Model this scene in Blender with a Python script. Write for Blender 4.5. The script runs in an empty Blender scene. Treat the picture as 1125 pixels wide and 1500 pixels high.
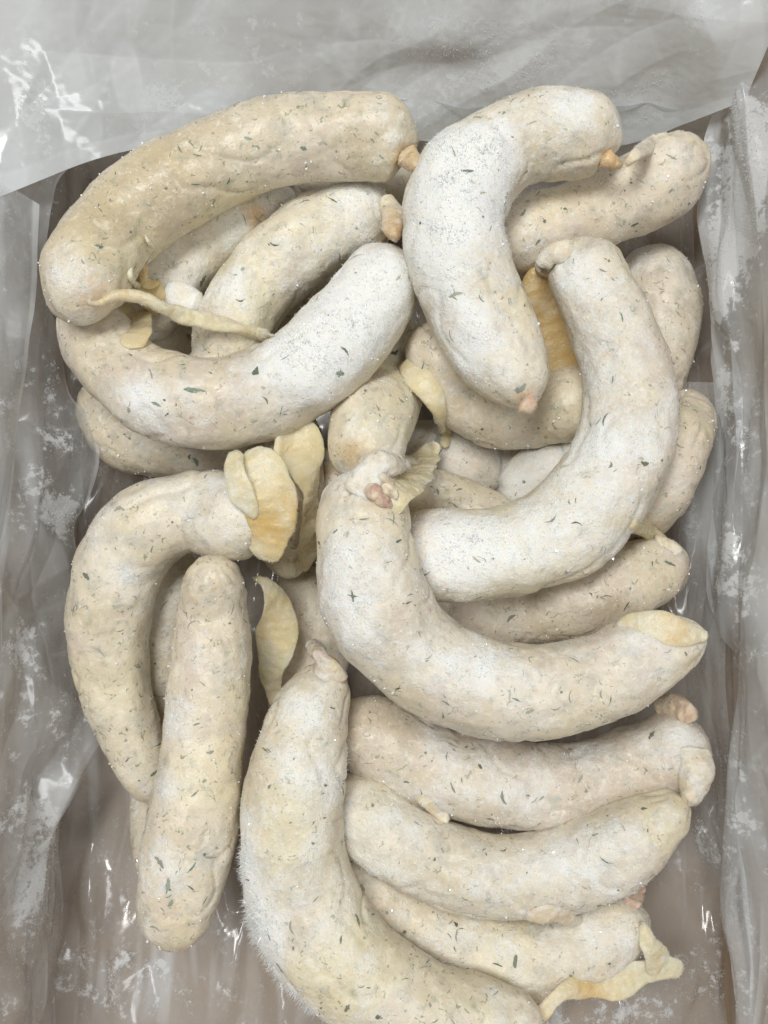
import bpy, math
import numpy as np

# ------------------------------------------------------------------ camera, world, lamps, exposure
S = bpy.context.scene
FPX = 1353.0                      # focal length in photograph pixels (1125 x 1500)
CAM = np.array([0.0, -0.03, 0.45])
TILT = math.radians(5.0)
cd = bpy.data.cameras.new('camera'); cam = bpy.data.objects.new('camera', cd)
S.collection.objects.link(cam); S.camera = cam
cam.location = CAM; cam.rotation_euler = (TILT, 0, 0)
cd.sensor_fit = 'VERTICAL'; cd.sensor_height = 24.0; cd.lens = 24.0 * FPX / 1500.0
cd.clip_start = 0.01; cd.clip_end = 50

W = bpy.data.worlds.new('World'); S.world = W; W.use_nodes = True
W.node_tree.nodes['Background'].inputs[0].default_value = (1.0, 0.985, 0.96, 1)
W.node_tree.nodes['Background'].inputs[1].default_value = 0.16

def area(name, loc, target, sx, sy, power, col):
    l = bpy.data.lights.new(name, 'AREA'); l.shape = 'RECTANGLE'; l.size = sx; l.size_y = sy
    l.energy = power; l.color = col
    o = bpy.data.objects.new(name, l); S.collection.objects.link(o); o.location = loc
    from mathutils import Vector
    o.rotation_euler = (Vector(target) - Vector(loc)).to_track_quat('-Z', 'Y').to_euler()
    return o
area('ceiling_lamp', (-0.35, 0.35, 1.7), (0, 0, 0.05), 0.9, 0.35, 23.5, (1.0, 0.995, 0.97))
area('ceiling_lamp', (0.80, -0.35, 1.5), (0, 0, 0.05), 0.25, 1.0, 7.5, (0.98, 0.99, 1.0))

S.view_settings.view_transform = 'Standard'; S.view_settings.look = 'None'
S.view_settings.gamma = 1.0; S.view_settings.exposure = 0.0; S.view_settings.use_curve_mapping = False
S.render.engine = 'CYCLES'
S.cycles.use_denoising = True
S.cycles.transparent_max_bounces = 16
S.cycles.max_bounces = 8; S.cycles.diffuse_bounces = 8
S.cycles.use_adaptive_sampling = True; S.cycles.adaptive_threshold = 0.02

# ------------------------------------------------------------------ helpers
rng = np.random.default_rng(7)
ct, st = math.cos(TILT), math.sin(TILT)
def ray(px, py):
    x = (px - 562.5) / FPX; y = (750.0 - py) / FPX
    return np.array([x, y * ct + st, y * st - ct])
def P(px, py, z):                 # the point at height z seen at a photograph pixel
    d = ray(px, py); t = (CAM[2] - z) / -d[2]
    return CAM + d * t
def depth(p):                     # distance along the view axis
    q = np.asarray(p) - CAM
    return -(q[..., 2] * ct - q[..., 1] * st)

_g = np.random.default_rng(3).normal(size=(512, 3)); _g /= np.linalg.norm(_g, axis=1)[:, None]
def noise(p):
    p = np.asarray(p, float); i = np.floor(p).astype(np.int64); f = p - i
    u = f * f * f * (f * (f * 6 - 15) + 10); r = 0.0
    for dx in (0, 1):
        for dy in (0, 1):
            for dz in (0, 1):
                h = ((i[..., 0] + dx) * 73856093) ^ ((i[..., 1] + dy) * 19349663) ^ ((i[..., 2] + dz) * 83492791)
                h = (h ^ (h >> 13)) & 511
                g = _g[h]
                d = (g[..., 0] * (f[..., 0] - dx) + g[..., 1] * (f[..., 1] - dy) + g[..., 2] * (f[..., 2] - dz))
                wx = u[..., 0] if dx else 1 - u[..., 0]
                wy = u[..., 1] if dy else 1 - u[..., 1]
                wz = u[..., 2] if dz else 1 - u[..., 2]
                r = r + d * wx * wy * wz
    return r * 1.6

def fbm(p, octv=3, rough=.55):
    r, a, t = 0., 1., 0.
    for i in range(octv):
        r = r + a * noise(p * 2.03 ** i + 17.3 * i); t += a; a *= rough
    return r / t * 1.25
def sstep(x, a, b):
    x = np.clip((x - a) / (b - a), 0, 1); return x * x * (3 - 2 * x)
def lerp(a, b, f): return a + (np.asarray(b) - a) * f[..., None]

def mesh(name, v, faces, mat, parent=None, attrs=None, smooth=True):
    """faces: list of int arrays (n,3) or (n,4)"""
    me = bpy.data.meshes.new(name)
    v = np.ascontiguousarray(v, dtype=np.float32)
    me.vertices.add(len(v)); me.vertices.foreach_set('co', v.ravel())
    li = np.concatenate([f.ravel() for f in faces]).astype(np.int32)
    tot = np.concatenate([np.full(len(f), f.shape[1]) for f in faces]).astype(np.int32)
    start = np.concatenate([[0], np.cumsum(tot)[:-1]]).astype(np.int32)
    me.loops.add(len(li)); me.loops.foreach_set('vertex_index', li)
    me.polygons.add(len(tot)); me.polygons.foreach_set('loop_start', start)
    me.polygons.foreach_set('use_smooth', np.full(len(tot), smooth))
    me.update(calc_edges=True); me.validate()
    for k, a in (attrs or {}).items():
        a = np.ascontiguousarray(a, dtype=np.float32)
        if a.ndim == 2:
            at = me.attributes.new(k, 'FLOAT_COLOR', 'POINT'); at.data.foreach_set('color', np.column_stack([a, np.ones(len(a), np.float32)]).ravel())
        else:
            at = me.attributes.new(k, 'FLOAT', 'POINT'); at.data.foreach_set('value', a.ravel())
    me.materials.append(mat)
    o = bpy.data.objects.new(name, me); S.collection.objects.link(o)
    if parent: o.parent = parent; o.matrix_parent_inverse = INV(parent)
    return o
def INV(p):
    from mathutils import Matrix
    m = Matrix.Translation(p.location)
    if p.parent: m = Matrix.Identity(4)
    return m.inverted()
def empty(name, loc, label, cat, group=None):
    o = bpy.data.objects.new(name, None); S.collection.objects.link(o); o.location = loc
    o.empty_display_size = 0.01
    o['label'] = label; o['category'] = cat
    if group: o['group'] = group
    return o

# ------------------------------------------------------------------ materials
def newmat(name):
    m = bpy.data.materials.new(name); m.use_nodes = True
    nt = m.node_tree; b = nt.nodes['Principled BSDF']
    return m, nt, b
class N:
    def __init__(s, nt): s.nt = nt
    def n(s, t, **kw):
        x = s.nt.nodes.new(t)
        for k, v in kw.items():
            if k.startswith('i_'):
                x.inputs[k[2:].replace('_', ' ')].default_value = v
            else: setattr(x, k, v)
        return x
    def l(s, a, b): s.nt.links.new(a, b)
    def attr(s, name): return s.n('ShaderNodeAttribute', attribute_name=name).outputs['Fac']
    def pos(s): return s.n('ShaderNodeNewGeometry').outputs['Position']
    def noise(s, scale, detail=3, rough=0.55, vec=None, dist=0.0):
        x = s.n('ShaderNodeTexNoise'); x.inputs['Scale'].default_value = scale; x.inputs['Detail'].default_value = detail
        x.inputs['Roughness'].default_value = rough; x.inputs['Distortion'].default_value = dist
        s.l(vec if vec is not None else s.pos(), x.inputs['Vector']); return x.outputs['Fac']
    def ramp(s, v, a, b, lo=0.0, hi=1.0):
        x = s.n('ShaderNodeMapRange', interpolation_type='SMOOTHSTEP'); s.l(v, x.inputs['Value'])
        x.inputs['From Min'].default_value = a; x.inputs['From Max'].default_value = b
        x.inputs['To Min'].default_value = lo; x.inputs['To Max'].default_value = hi; return x.outputs['Result']
    def math(s, op, a, b=None, clamp=False):
        x = s.n('ShaderNodeMath', operation=op, use_clamp=clamp)
        for i, q in enumerate((a, b)):
            if q is None: continue
            if isinstance(q, (int, float)): x.inputs[i].default_value = q
            else: s.l(q, x.inputs[i])
        return x.outputs[0]
    def mix(s, fac, a, b):
        x = s.n('ShaderNodeMix', data_type='RGBA')
        for i, q in ((0, fac), (6, a), (7, b)):
            if isinstance(q, (int, float)): x.inputs[i].default_value = q
            elif isinstance(q, tuple): x.inputs[i].default_value = (*q, 1)
            else: s.l(q, x.inputs[i])
        return x.outputs[2]
    def bump(s, h, strength, dist):
        x = s.n('ShaderNodeBump'); x.inputs['Strength'].default_value = strength; x.inputs['Distance'].default_value = dist
        s.l(h, x.inputs['Height']); return x.outputs['Normal']

def sausage_material():
    m, nt, b = newmat('frozen_sausage'); k = N(nt)
    fr = k.attr('frost')
    c = k.n('ShaderNodeAttribute', attribute_name='base').outputs['Color']
    fine = k.noise(480, 3, .65); mid = k.noise(190, 3, .7, dist=.8)
    # meat grain and herbs lying under the skin
    c = k.mix(k.math('MULTIPLY', k.ramp(fine, .52, .70), .35), c, (.84, .79, .68))
    c = k.mix(k.math('MULTIPLY', k.ramp(mid, .55, .72), .60), c, (.36, .37, .28))
    c = k.mix(k.math('MULTIPLY', k.ramp(mid, .45, .30), .55), c, (.84, .80, .67))
    hb = k.noise(330, 2, .6, dist=1.4)
    c = k.mix(k.math('MULTIPLY', k.ramp(hb, .62, .70), .72), c, (.22, .24, .16))
    # frost: a thin veil in patches, a thick crust where the attribute is high
    ff = k.math('ADD', fr, k.math('ADD', k.math('MULTIPLY', k.math('SUBTRACT', fine, .5), .45), k.math('MULTIPLY', k.math('SUBTRACT', mid, .5), .5)))
    f = k.ramp(ff, .20, .95)
    c = k.mix(k.math('MULTIPLY', f, .84), c, (.87, .885, .875))
    k.l(c, b.inputs['Base Color'])
    b.inputs['Subsurface Weight'].default_value = .4
    b.inputs['Subsurface Radius'].default_value = (1.0, .75, .48); b.inputs['Subsurface Scale'].default_value = .004
    k.l(k.ramp(f, 0, .8, .36, .8), b.inputs['Roughness'])
    b.inputs['Specular IOR Level'].default_value = .45
    h = k.math('ADD', k.math('MULTIPLY', k.noise(1300, 2, .7), k.ramp(f, 0, 1, .25, 1.0)), k.math('MULTIPLY', fine, k.ramp(f, 0, 1, .7, 1.1)))
    k.l(k.bump(h, .55, .0008), b.inputs['Normal'])
    return m
def casing_material():
    m, nt, b = newmat('sausage_casing'); k = N(nt)
    org, fr, pk = k.attr('orange'), k.attr('frost'), k.attr('pink')
    c = k.mix(k.ramp(k.noise(130, 4), .35, .65), (.84, .74, .46), (.86, .81, .62))
    c = k.mix(k.math('MULTIPLY', org, k.ramp(k.noise(90, 3), .22, .55)), c, (.78, .56, .22))
    c = k.mix(pk, c, k.mix(k.ramp(k.noise(260, 3), .4, .6), (.40, .20, .15), (.70, .55, .50)))
    f = k.ramp(k.math('ADD', fr, k.math('SUBTRACT', k.noise(300, 4, .65), .55)), .1, .8)
    c = k.mix(k.math('MULTIPLY', f, .7), c, (.86, .85, .80))
    k.l(c, b.inputs['Base Color'])
    b.inputs['Subsurface Weight'].default_value = .5
    b.inputs['Subsurface Radius'].default_value = (1.0, .75, .4); b.inputs['Subsurface Scale'].default_value = .002
    k.l(k.ramp(f, 0, 1, .20, .6), b.inputs['Roughness']); b.inputs['Specular IOR Level'].default_value = .5
    k.l(k.ramp(f, 0, 1, .70, .95), b.inputs['Alpha'])
    h = k.math('ADD', k.noise(900, 3, .65), k.math('MULTIPLY', k.noise(240, 3), 1.5))
    k.l(k.bump(h, .5, .0007), b.inputs['Normal'])
    return m
def frost_material():
    m, nt, b = newmat('frost'); k = N(nt); nt.nodes.remove(b); out = nt.nodes['Material Output']
    df = k.n('ShaderNodeBsdfDiffuse'); df.inputs['Color'].default_value = (.90, .915, .915, 1)
    tl = k.n('ShaderNodeBsdfTranslucent'); tl.inputs['Color'].default_value = (.90, .915, .915, 1)
    ms = k.n('ShaderNodeMixShader'); ms.inputs[0].default_value = .55; k.l(df.outputs[0], ms.inputs[1]); k.l(tl.outputs[0], ms.inputs[2])
    gl = k.n('ShaderNodeBsdfGlossy'); gl.inputs['Roughness'].default_value = .25
    m2 = k.n('ShaderNodeMixShader'); m2.inputs[0].default_value = .05; k.l(ms.outputs[0], m2.inputs[1]); k.l(gl.outputs[0], m2.inputs[2])
    k.l(m2.outputs[0], out.inputs['Surface'])
    return m
def glint_material():
    m, nt, b = newmat('ice_crystal'); b.inputs['Base Color'].default_value = (.93, .95, .97, 1)
    b.inputs['Roughness'].default_value = .06; b.inputs['Specular IOR Level'].default_value = 1.0
    b.inputs['Coat Weight'].default_value = 1.0; b.inputs['Coat Roughness'].default_value = .03
    return m
def herb_material():
    m, nt, b = newmat('chopped_dill'); k = N(nt)
    v = k.attr('veil')
    c = k.mix(k.noise(300, 2), (.060, .078, .042), (.10, .125, .07))
    c = k.mix(v, c, (.55, .53, .44))
    k.l(c, b.inputs['Base Color']); b.inputs['Roughness'].default_value = .6
    return m
def leaf_material():
    m, nt, b = newmat('herb_leaf'); k = N(nt)
    c = k.mix(k.noise(700, 2), (.10, .15, .10), (.20, .26, .19)); c = k.mix(k.attr('veil'), c, (.62, .62, .54))
    k.l(c, b.inputs['Base Color']); b.inputs['Roughness'].default_value = .5
    return m
def film_material(name, haze, tint):
    m, nt, b = newmat(name); k = N(nt)
    nt.nodes.remove(b); out = nt.nodes['Material Output']
    fr, cr = k.attr('frost'), k.attr('crease')
    nz = k.noise(330, 3, .7)
    f = k.ramp(k.math('ADD', fr, k.math('SUBTRACT', nz, .86)), .0, .26)
    thin = k.ramp(k.math('ADD', k.math('MULTIPLY', fr, .8), k.math('SUBTRACT', nz, .66)), .0, .4)
    a = k.math('ADD', k.attr('cloud'), haze)
    a = k.math('ADD', a, k.math('MULTIPLY', cr, .5)); a = k.math('ADD', a, k.math('MULTIPLY', thin, .16))
    a = k.math('ADD', a, k.math('MULTIPLY', f, .6), True); a = k.math('MINIMUM', a, .94)
    col = k.mix(k.math('MAXIMUM', f, k.math('MULTIPLY', cr, .5)), tint, (.82, .84, .86))
    h = k.math('ADD', k.math('MULTIPLY', k.noise(90, 2, .5), .5), k.math('MULTIPLY', k.math('MULTIPLY', nz, f), .35))
    nrm = k.bump(h, .2, .0012)
    df = k.n('ShaderNodeBsdfDiffuse'); k.l(col, df.inputs['Color']); k.l(nrm, df.inputs['Normal'])
    tl = k.n('ShaderNodeBsdfTranslucent'); k.l(col, tl.inputs['Color'])
    ms = k.n('ShaderNodeMixShader'); ms.inputs[0].default_value = .35; k.l(df.outputs[0], ms.inputs[1]); k.l(tl.outputs[0], ms.inputs[2])
    tr = k.n('ShaderNodeBsdfTransparent')
    m1 = k.n('ShaderNodeMixShader'); k.l(a, m1.inputs[0]); k.l(tr.outputs[0], m1.inputs[1]); k.l(ms.outputs[0], m1.inputs[2])
    gl = k.n('ShaderNodeBsdfGlossy'); gl.inputs['Roughness'].default_value = .15; k.l(nrm, gl.inputs['Normal'])
    lw = k.n('ShaderNodeLayerWeight'); lw.inputs['Blend'].default_value = .5; k.l(nrm, lw.inputs['Normal'])
    fac = k.math('ADD', k.math('MULTIPLY', k.math('POWER', lw.outputs['Facing'], 4.0), .6), .05)
    fac = k.math('MULTIPLY', fac, k.ramp(f, 0, 1, 1.0, .15))
    m2 = k.n('ShaderNodeMixShader'); k.l(fac, m2.inputs[0]); k.l(m1.outputs[0], m2.inputs[1]); k.l(gl.outputs[0], m2.inputs[2])
    k.l(m2.outputs[0], out.inputs['Surface'])
    return m
def cardboard_material(name='cardboard', v=1.0):
    m, nt, b = newmat(name); k = N(nt)
    mp = k.n('ShaderNodeMapping'); mp.inputs['Scale'].default_value = (1, 1, 9); k.l(k.pos(), mp.inputs[0])
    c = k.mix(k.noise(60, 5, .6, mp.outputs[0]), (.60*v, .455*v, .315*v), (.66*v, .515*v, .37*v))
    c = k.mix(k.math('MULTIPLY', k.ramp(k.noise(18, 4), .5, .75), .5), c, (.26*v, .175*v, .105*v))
    k.l(c, b.inputs['Base Color']); b.inputs['Roughness'].default_value = .85
    k.l(k.bump(k.noise(500, 3), .2, .0004), b.inputs['Normal'])
    return m
M_S, M_C, M_F, M_G, M_H = sausage_material(), casing_material(), frost_material(), glint_material(), herb_material()
M_L = leaf_material()
M_CARD = cardboard_material(); M_DAMP_SHADE = cardboard_material('damp_shaded_cardboard', .46)  # floor board: damp tone, darkened further to paint in shade under the pile
M_FILM_FAR = film_material('film_frosted', .80, (.89, .94, .97))
M_FILM = film_material('film_clear', .26, (.88, .93, .97))
M_FOLD = film_material('film_loose', .31, (.88, .93, .97))
M_LEFT = film_material('film_thin', .26, (.88, .92, .95))
M_FILM_FLOOR = film_material('film_floor', .26, (.86, .91, .95))

# ------------------------------------------------------------------ splines, sweeps
def spline(c, n):
    """Catmull-Rom by chord length through rows of c, n samples evenly in arc length of the first 3 columns"""
    c = np.asarray(c, float)
    d = np.sqrt(np.linalg.norm(np.diff(c[:, :3], axis=0), axis=1)) + 1e-9
    t = np.concatenate([[0], np.cumsum(d)])
    m = np.empty_like(c)
    for i in range(len(c)):
        a, b = max(i - 1, 0), min(i + 1, len(c) - 1)
        m[i] = (c[b] - c[a]) / (t[b] - t[a])
    def ev(q):
        k = np.clip(np.searchsorted(t, q, 'right') - 1, 0, len(c) - 2)
        h = (t[k + 1] - t[k])[:, None]; s = ((q - t[k]) / (t[k + 1] - t[k]))[:, None]
        s2, s3 = s * s, s * s * s
        return (2*s3 - 3*s2 + 1) * c[k] + (s3 - 2*s2 + s) * h * m[k] + (-2*s3 + 3*s2) * c[k+1] + (s3 - s2) * h * m[k+1]
    q = np.linspace(0, t[-1], 400); e = ev(q)
    L = np.concatenate([[0], np.cumsum(np.linalg.norm(np.diff(e[:, :3], axis=0), axis=1))])
    if np.isscalar(n): s = np.linspace(0, L[-1], n)
    else: s = n * L[-1]
    return ev(np.interp(s, L, q)), s, L[-1]
def frames(p):
    T = np.gradient(p, axis=0); T /= np.linalg.norm(T, axis=1)[:, None] + 1e-12
    Nn = np.empty_like(p); v = np.array([0, 0, 1.0])
    v = v - T[0] * v.dot(T[0])
    if np.linalg.norm(v) < .2: v = np.array([1.0, 0, 0]) - T[0] * T[0][0]
    Nn[0] = v / np.linalg.norm(v)
    for i in range(1, len(p)):
        v = Nn[i-1] - T[i] * Nn[i-1].dot(T[i]); Nn[i] = v / np.linalg.norm(v)
    return T, Nn, np.cross(T, Nn)
def grid_faces(nr, nc, wrap=True):
    r = np.arange(nr - 1)[:, None]; c = np.arange(nc if wrap else nc - 1)[None, :]
    c2 = (c + 1) % nc
    f = np.stack([r * nc + c, r * nc + c2, (r + 1) * nc + c2, (r + 1) * nc + c], -1)
    return f.reshape(-1, 4)
def grid_normals(g, wrap=True):
    if wrap:
        dv = np.roll(g, -1, 1) - np.roll(g, 1, 1)
    else: dv = np.gradient(g, axis=1)
    du = np.gradient(g, axis=0)
    n = np.cross(dv, du); n /= np.linalg.norm(n, axis=-1, keepdims=True) + 1e-15
    return n

# ------------------------------------------------------------------ the sausages: photograph outline, height and width (pixels) along each
SAUS = {
 'far_left': dict(z0=.094, frost=0.20, pts=[(613,210,0,60),(580,203,0,112),(520,199,0,122),(440,204,0,126),(360,222,0,126),(285,253,0,130),(220,293,0,132),(165,340,0,134),(130,390,0,132),(118,435,0,112),(122,477,0,70)],
    tan=[(300,200,90,.5),(230,250,80,.6),(160,300,80,.6),(120,330,60,.5),(520,205,40,.45)], frosts=[(120,400,70,.35),(560,180,60,.3),(300,300,60,-.1)], org=[(600,235,25,.8),(140,435,30,.5)],
    leaf=[(290,228,3.8,.9,40,0),(262,218,3.6,1.2,90,.1),(365,202,3,1.8,30,.25),(285,270,3.4,.9,30,0),(445,218,2.6,2,30,.1),(405,218,2.6,.8,60,.1),(145,362,3.6,1.6,60,.15)],
    label='long bare tan sausage curving round the far left corner, tail string draped from it'),
 'tucked': dict(z0=.064, frost=0.30, pts=[(432,284,0,50),(390,305,0,94),(328,328,0,112),(268,376,0,116),(226,436,0,108),(205,500,0,70)], org=[(375,315,18,.8)],
    label='sausage mostly hidden inside the curve of the far left corner sausage'),
 'inner': dict(z0=.072, frost=0.36, pts=[(580,315,0,70),(545,318,0,95),(485,332,0,114),(425,368,0,122),(378,420,0,120),(345,480,0,114),(328,540,0,100),(322,590,0,70)], frosts=[(330,420,60,.2),(540,300,50,.2)], org=[(575,340,22,.7)],
    label='sausage rising diagonally under the tail string, above the frosty upward curved one'),
 'smile_left': dict(z0=.088, frost=0.24, pts=[(128,430,0,80),(140,480,0,108),(185,545,0,124),(260,582,0,134),(340,586,0,138),(420,560,0,142),(488,508,0,142),(543,440,0,122),(568,385,0,92),(578,360,0,60)],
    frosts=[(520,440,110,.75),(420,520,90,.6),(480,480,80,.5),(210,585,40,.5)], tan=[(140,520,50,.3)],
    leaf=[(284,572,6.5,3.2,5,.05),(500,548,3.6,3.,50,.15),(228,592,4.5,1.6,10,.2),(305,545,1.8,1.0,40,.2)],
    label='upward curved sausage on the left with thick white frost on its right half'),
 'white_hook': dict(z0=.098, frost=0.42, pts=[(910,212,0,60),(880,203,0,112),(815,198,0,126),(745,210,0,130),(688,255,0,146),(662,325,0,148),(678,405,0,146),(715,485,0,142),(752,548,0,120),(776,598,0,62)],
    frosts=[(660,260,110,.6),(700,230,60,.5),(640,400,70,.4),(850,170,60,.3),(700,480,60,.3),(720,520,60,.3)], tan=[(690,390,40,.25),(780,225,50,.3)], org=[(775,590,20,.8),(900,240,22,.7)],
    leaf=[(766,574,4.5,3.2,60,.35),(760,580,3,2,20,.3)],
    label='hook shaped sausage coated white with frost at the far side, right of centre'),
 'far_right': dict(z0=.066, frost=0.26, pts=[(690,372,0,80),(755,350,0,108),(835,325,0,108),(905,298,0,112),(962,268,0,114),(990,230,0,96),(992,196,0,66)], tan=[(870,300,60,.2)],
    label='greyish sausage in the far right corner with its end bent back'),
 'right_upright': dict(z0=.032, frost=0.34, pts=[(925,370,0,70),(960,420,0,112),(965,490,0,112),(945,560,0,112),(915,630,0,100),(890,690,0,70)],
    label='partly hidden sausage standing between the large C shaped one and the right wall'),
 'big_c': dict(z0=.096, frost=0.36, pts=[(835,352,0,70),(852,392,0,112),(890,465,0,130),(918,540,0,134),(922,620,0,138),(897,700,0,144),(838,765,0,142),(760,805,0,140),(680,815,0,136),(610,812,0,124),(560,800,0,80)],
    frosts=[(840,400,50,.4),(880,480,70,.3),(850,640,70,.35),(760,780,90,.4),(680,800,70,.35)], tan=[(960,560,50,.1)], org=[(806,375,16,.5)],
    leaf=[(912,462,3.6,1.,10,.05),(895,555,3.2,.8,10,.2),(880,620,3.6,.7,30,.2)],
    pleat=.0010, label='largest C shaped sausage right of centre, pale yellow with white frost'),
 'under_hook': dict(z0=.057, frost=0.24, pts=[(612,478,0,60),(640,525,0,96),(674,562,0,114),(730,596,0,116),(800,598,0,112),(870,580,0,100),(920,560,0,60)], tan=[(690,600,40,.3),(640,480,40,.35)],
    label='speckled sausage under the white hook shaped one, with a drooping casing tip'),
 'right_pink': dict(z0=.05, frost=0.22, rnd=.9, pts=[(1012,572,0,60),(1002,615,0,94),(975,680,0,110),(935,742,0,110),(880,790,0,100),(830,820,0,70)],
    label='pinkish sausage poking out right of the large C shaped one'),
 'deep_center': dict(z0=.024, frost=.42, rnd=.8, pts=[(540,660,0,70),(620,670,0,100),(700,684,0,104),(780,686,0,98),(850,670,0,70)],
    label='deep lying pinkish grey sausage glimpsed below the speckled one in the centre'),
 'deep_right_end': dict(z0=.034, frost=.62, pts=[(742,735,0,50),(790,700,0,88),(850,672,0,92),(915,655,0,70)],
    label='frosted sausage end peeking out inside the bend of the large C'),
 'center_upright': dict(z0=.056, frost=0.30, pts=[(592,462,0,66),(578,515,0,116),(555,585,0,128),(534,645,0,122),(516,705,0,96)], frosts=[(510,640,30,.3)], org=[(510,665,30,.5)],
    label='sausage standing upright in the centre behind the red knotted end'),
 'behind_knot': dict(z0=.047, frost=0.26, pts=[(460,722,0,70),(502,706,0,102),(590,726,0,104),(670,745,0,98),(740,778,0,90),(800,800,0,60)], frosts=[(480,710,40,.35)], org=[(500,690,30,.45)],
    label='short visible sausage lying behind the red knotted end'),
 'below_c': dict(z0=.056, frost=0.20, rnd=.6, pts=[(600,858,0,80),(670,882,0,108),(750,895,0,106),(830,884,0,110),(900,860,0,110),(960,838,0,98),(1005,846,0,66)], tan=[(900,900,40,.5),(860,820,50,.2)],
    label='beige sausage squeezed under the lower edge of the large C'),
 'front_smile': dict(z0=.106, frost=0.26, pts=[(548,688,0,60),(537,735,0,128),(535,805,0,150),(553,885,0,156),(608,960,0,152),(690,1004,0,146),(780,1015,0,142),(862,1000,0,138),(935,966,0,116),(990,942,0,82),(1034,928,0,40)],
    frosts=[(490,820,70,.45),(500,900,60,.3),(920,950,70,.2),(700,970,60,.15)], tan=[(590,920,40,.25)], org=[(560,735,22,.35)],
    leaf=[(516,870,4.2,1.3,2,0),(488,775,2.5,1,60,.05),(650,1048,3.6,.9,70,.05),(755,1024,3.4,.8,20,.1),(845,965,4.5,.6,50,.05),(578,760,6,.6,10,.0),(532,758,3.6,.8,80,.1)],
    pleat=.0015, label='J shaped sausage in the middle with red knotted top end and pale casing flap tip'),
 'left_hook': dict(z0=.068, frost=0.22, pts=[(400,766,.080,70),(350,762,.080,122),(280,750,.078,120),(215,772,.074,128),(175,828,.066,130),(160,900,.058,122),(165,980,.046,114),(186,1060,.034,96),(212,1125,.026,78),(236,1172,.022,44)], abs=True,
    frosts=[(300,720,60,.3),(340,760,40,.3)], tan=[(125,900,40,.5),(130,980,40,.4),(240,800,40,.3)],
    label='hook shaped sausage on the left with a yellow casing flap at its end'),
 'left_sliver': dict(z0=.050, frost=0.24, pts=[(268,805,0,60),(246,868,0,90),(240,960,0,92),(240,1060,0,90),(236,1160,0,86),(230,1240,0,76),(226,1295,0,50)],
    label='narrow strip of a sausage between the left hook and the straight one'),
 'straight': dict(z0=.078, frost=0.26, pts=[(314,826,0,66),(312,875,0,100),(309,960,0,116),(303,1060,0,124),(290,1160,0,130),(272,1260,0,132),(262,1325,0,118),(252,1392,0,74)],
    frosts=[(250,1050,40,.5),(240,1150,40,.5),(235,1250,35,.4),(280,950,40,.2)], tan=[(330,850,30,.25),(340,1200,40,.15)],
    leaf=[(246,1300,6,2.4,0,.3),(282,1273,5,.9,30,0),(300,1320,4,.8,20,.1),(285,1165,3.5,.8,40,.05)],
    label='nearly straight sausage lying lengthwise on the left front'),
 'front_big': dict(z0=.078, frost=0.28, pts=[(488,968,0,60),(472,1010,0,92),(448,1070,0,122),(432,1140,0,138),(425,1220,0,146),(436,1300,0,158),(476,1378,0,166),(550,1438,0,152),(640,1478,0,132),(720,1494,0,112),(795,1500,0,70)],
    frosts=[(368,1350,60,1.1),(395,1430,60,1.1),(445,1490,60,1.0),(358,1260,45,.8),(505,1105,26,.6),(450,1050,50,.25)], tan=[(500,1290,40,.3)], fuzz=1.6,
    label='large L shaped sausage at the near edge, fuzzy frost along its left side'),
 'front_right_top': dict(z0=.058, frost=0.26, rnd=.8, pts=[(490,1045,0,80),(545,1078,0,120),(620,1115,0,116),(700,1142,0,124),(790,1154,0,118),(880,1140,0,116),(955,1115,0,122),(1005,1098,0,128),(1040,1092,0,96)], tan=[(560,1055,55,.4),(600,1020,40,.3)], frosts=[(860,1110,60,.2),(1000,1080,50,.25),(640,1080,50,.2)],
    label='pinkish sausage on the right directly below the red knotted J shaped one'),
 'front_right_middle': dict(z0=.066, frost=0.32, pts=[(468,1148,0,70),(520,1190,0,106),(590,1236,0,116),(670,1274,0,122),(760,1288,0,121),(850,1268,0,121),(928,1228,0,112),(980,1192,0,82),(1008,1176,0,46)], frosts=[(850,1250,80,.25),(700,1290,60,.15)],
    label='frosted sausage on the right front, second below the J shaped one'),
 'front_right_low': dict(z0=.05, frost=0.30, pts=[(480,1250,0,70),(530,1302,0,100),(600,1350,0,106),(690,1388,0,118),(780,1400,0,120),(860,1382,0,118),(915,1354,0,98),(950,1340,0,58)], frosts=[(880,1370,60,.25)], tan=[(600,1350,60,.2)], org=[(540,1330,30,.2)],
    label='sausage at the near right with a flared yellow casing tail'),
 'left_deep': dict(z0=.034, frost=0.24, pts=[(135,560,0,70),(185,635,0,108),(260,652,0,102),(350,640,0,100),(420,618,0,70)],
    label='partly hidden sausage beneath the frosty upward curved one on the left'),
 'casing_end': dict(z0=.046, frost=0.16, pts=[(432,598,0,70),(430,668,0,84),(426,740,0,94),(424,800,0,84),(424,848,0,50)], tan=[(400,780,50,.3)], org=[(440,690,40,.25)],
    label='yellowish sausage end with wrinkled casing behind the yellow flap'),
 'gap_left': dict(z0=.022, frost=.3, pts=[(195,455,0,70),(245,490,0,94),(310,500,0,94),(380,480,0,90),(450,430,0,90),(520,420,0,60)], tan=[(450,440,60,.5)],
    label='deep sausage seen only through the gap under the tail string'),
 'gap_far': dict(z0=.030, frost=.34, pts=[(430,262,0,60),(500,262,0,94),(580,272,0,98),(660,290,0,94),(720,300,0,60)],
    label='deep sausage between the far left corner one and the white hook'),
 'gap_center': dict(z0=.024, frost=.30, rnd=.6, pts=[(350,690,0,60),(400,705,0,98),(460,700,0,100),(520,690,0,98),(580,690,0,60)], tan=[(460,700,60,.3)],
    label='deep sausage glimpsed behind the upright yellow casing flap'),
 'gap_front': dict(z0=.022, frost=.34, pts=[(415,840,0,60),(455,890,0,100),(462,960,0,100),(440,1030,0,96),(420,1090,0,60)], tan=[(440,930,60,.3)],
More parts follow.
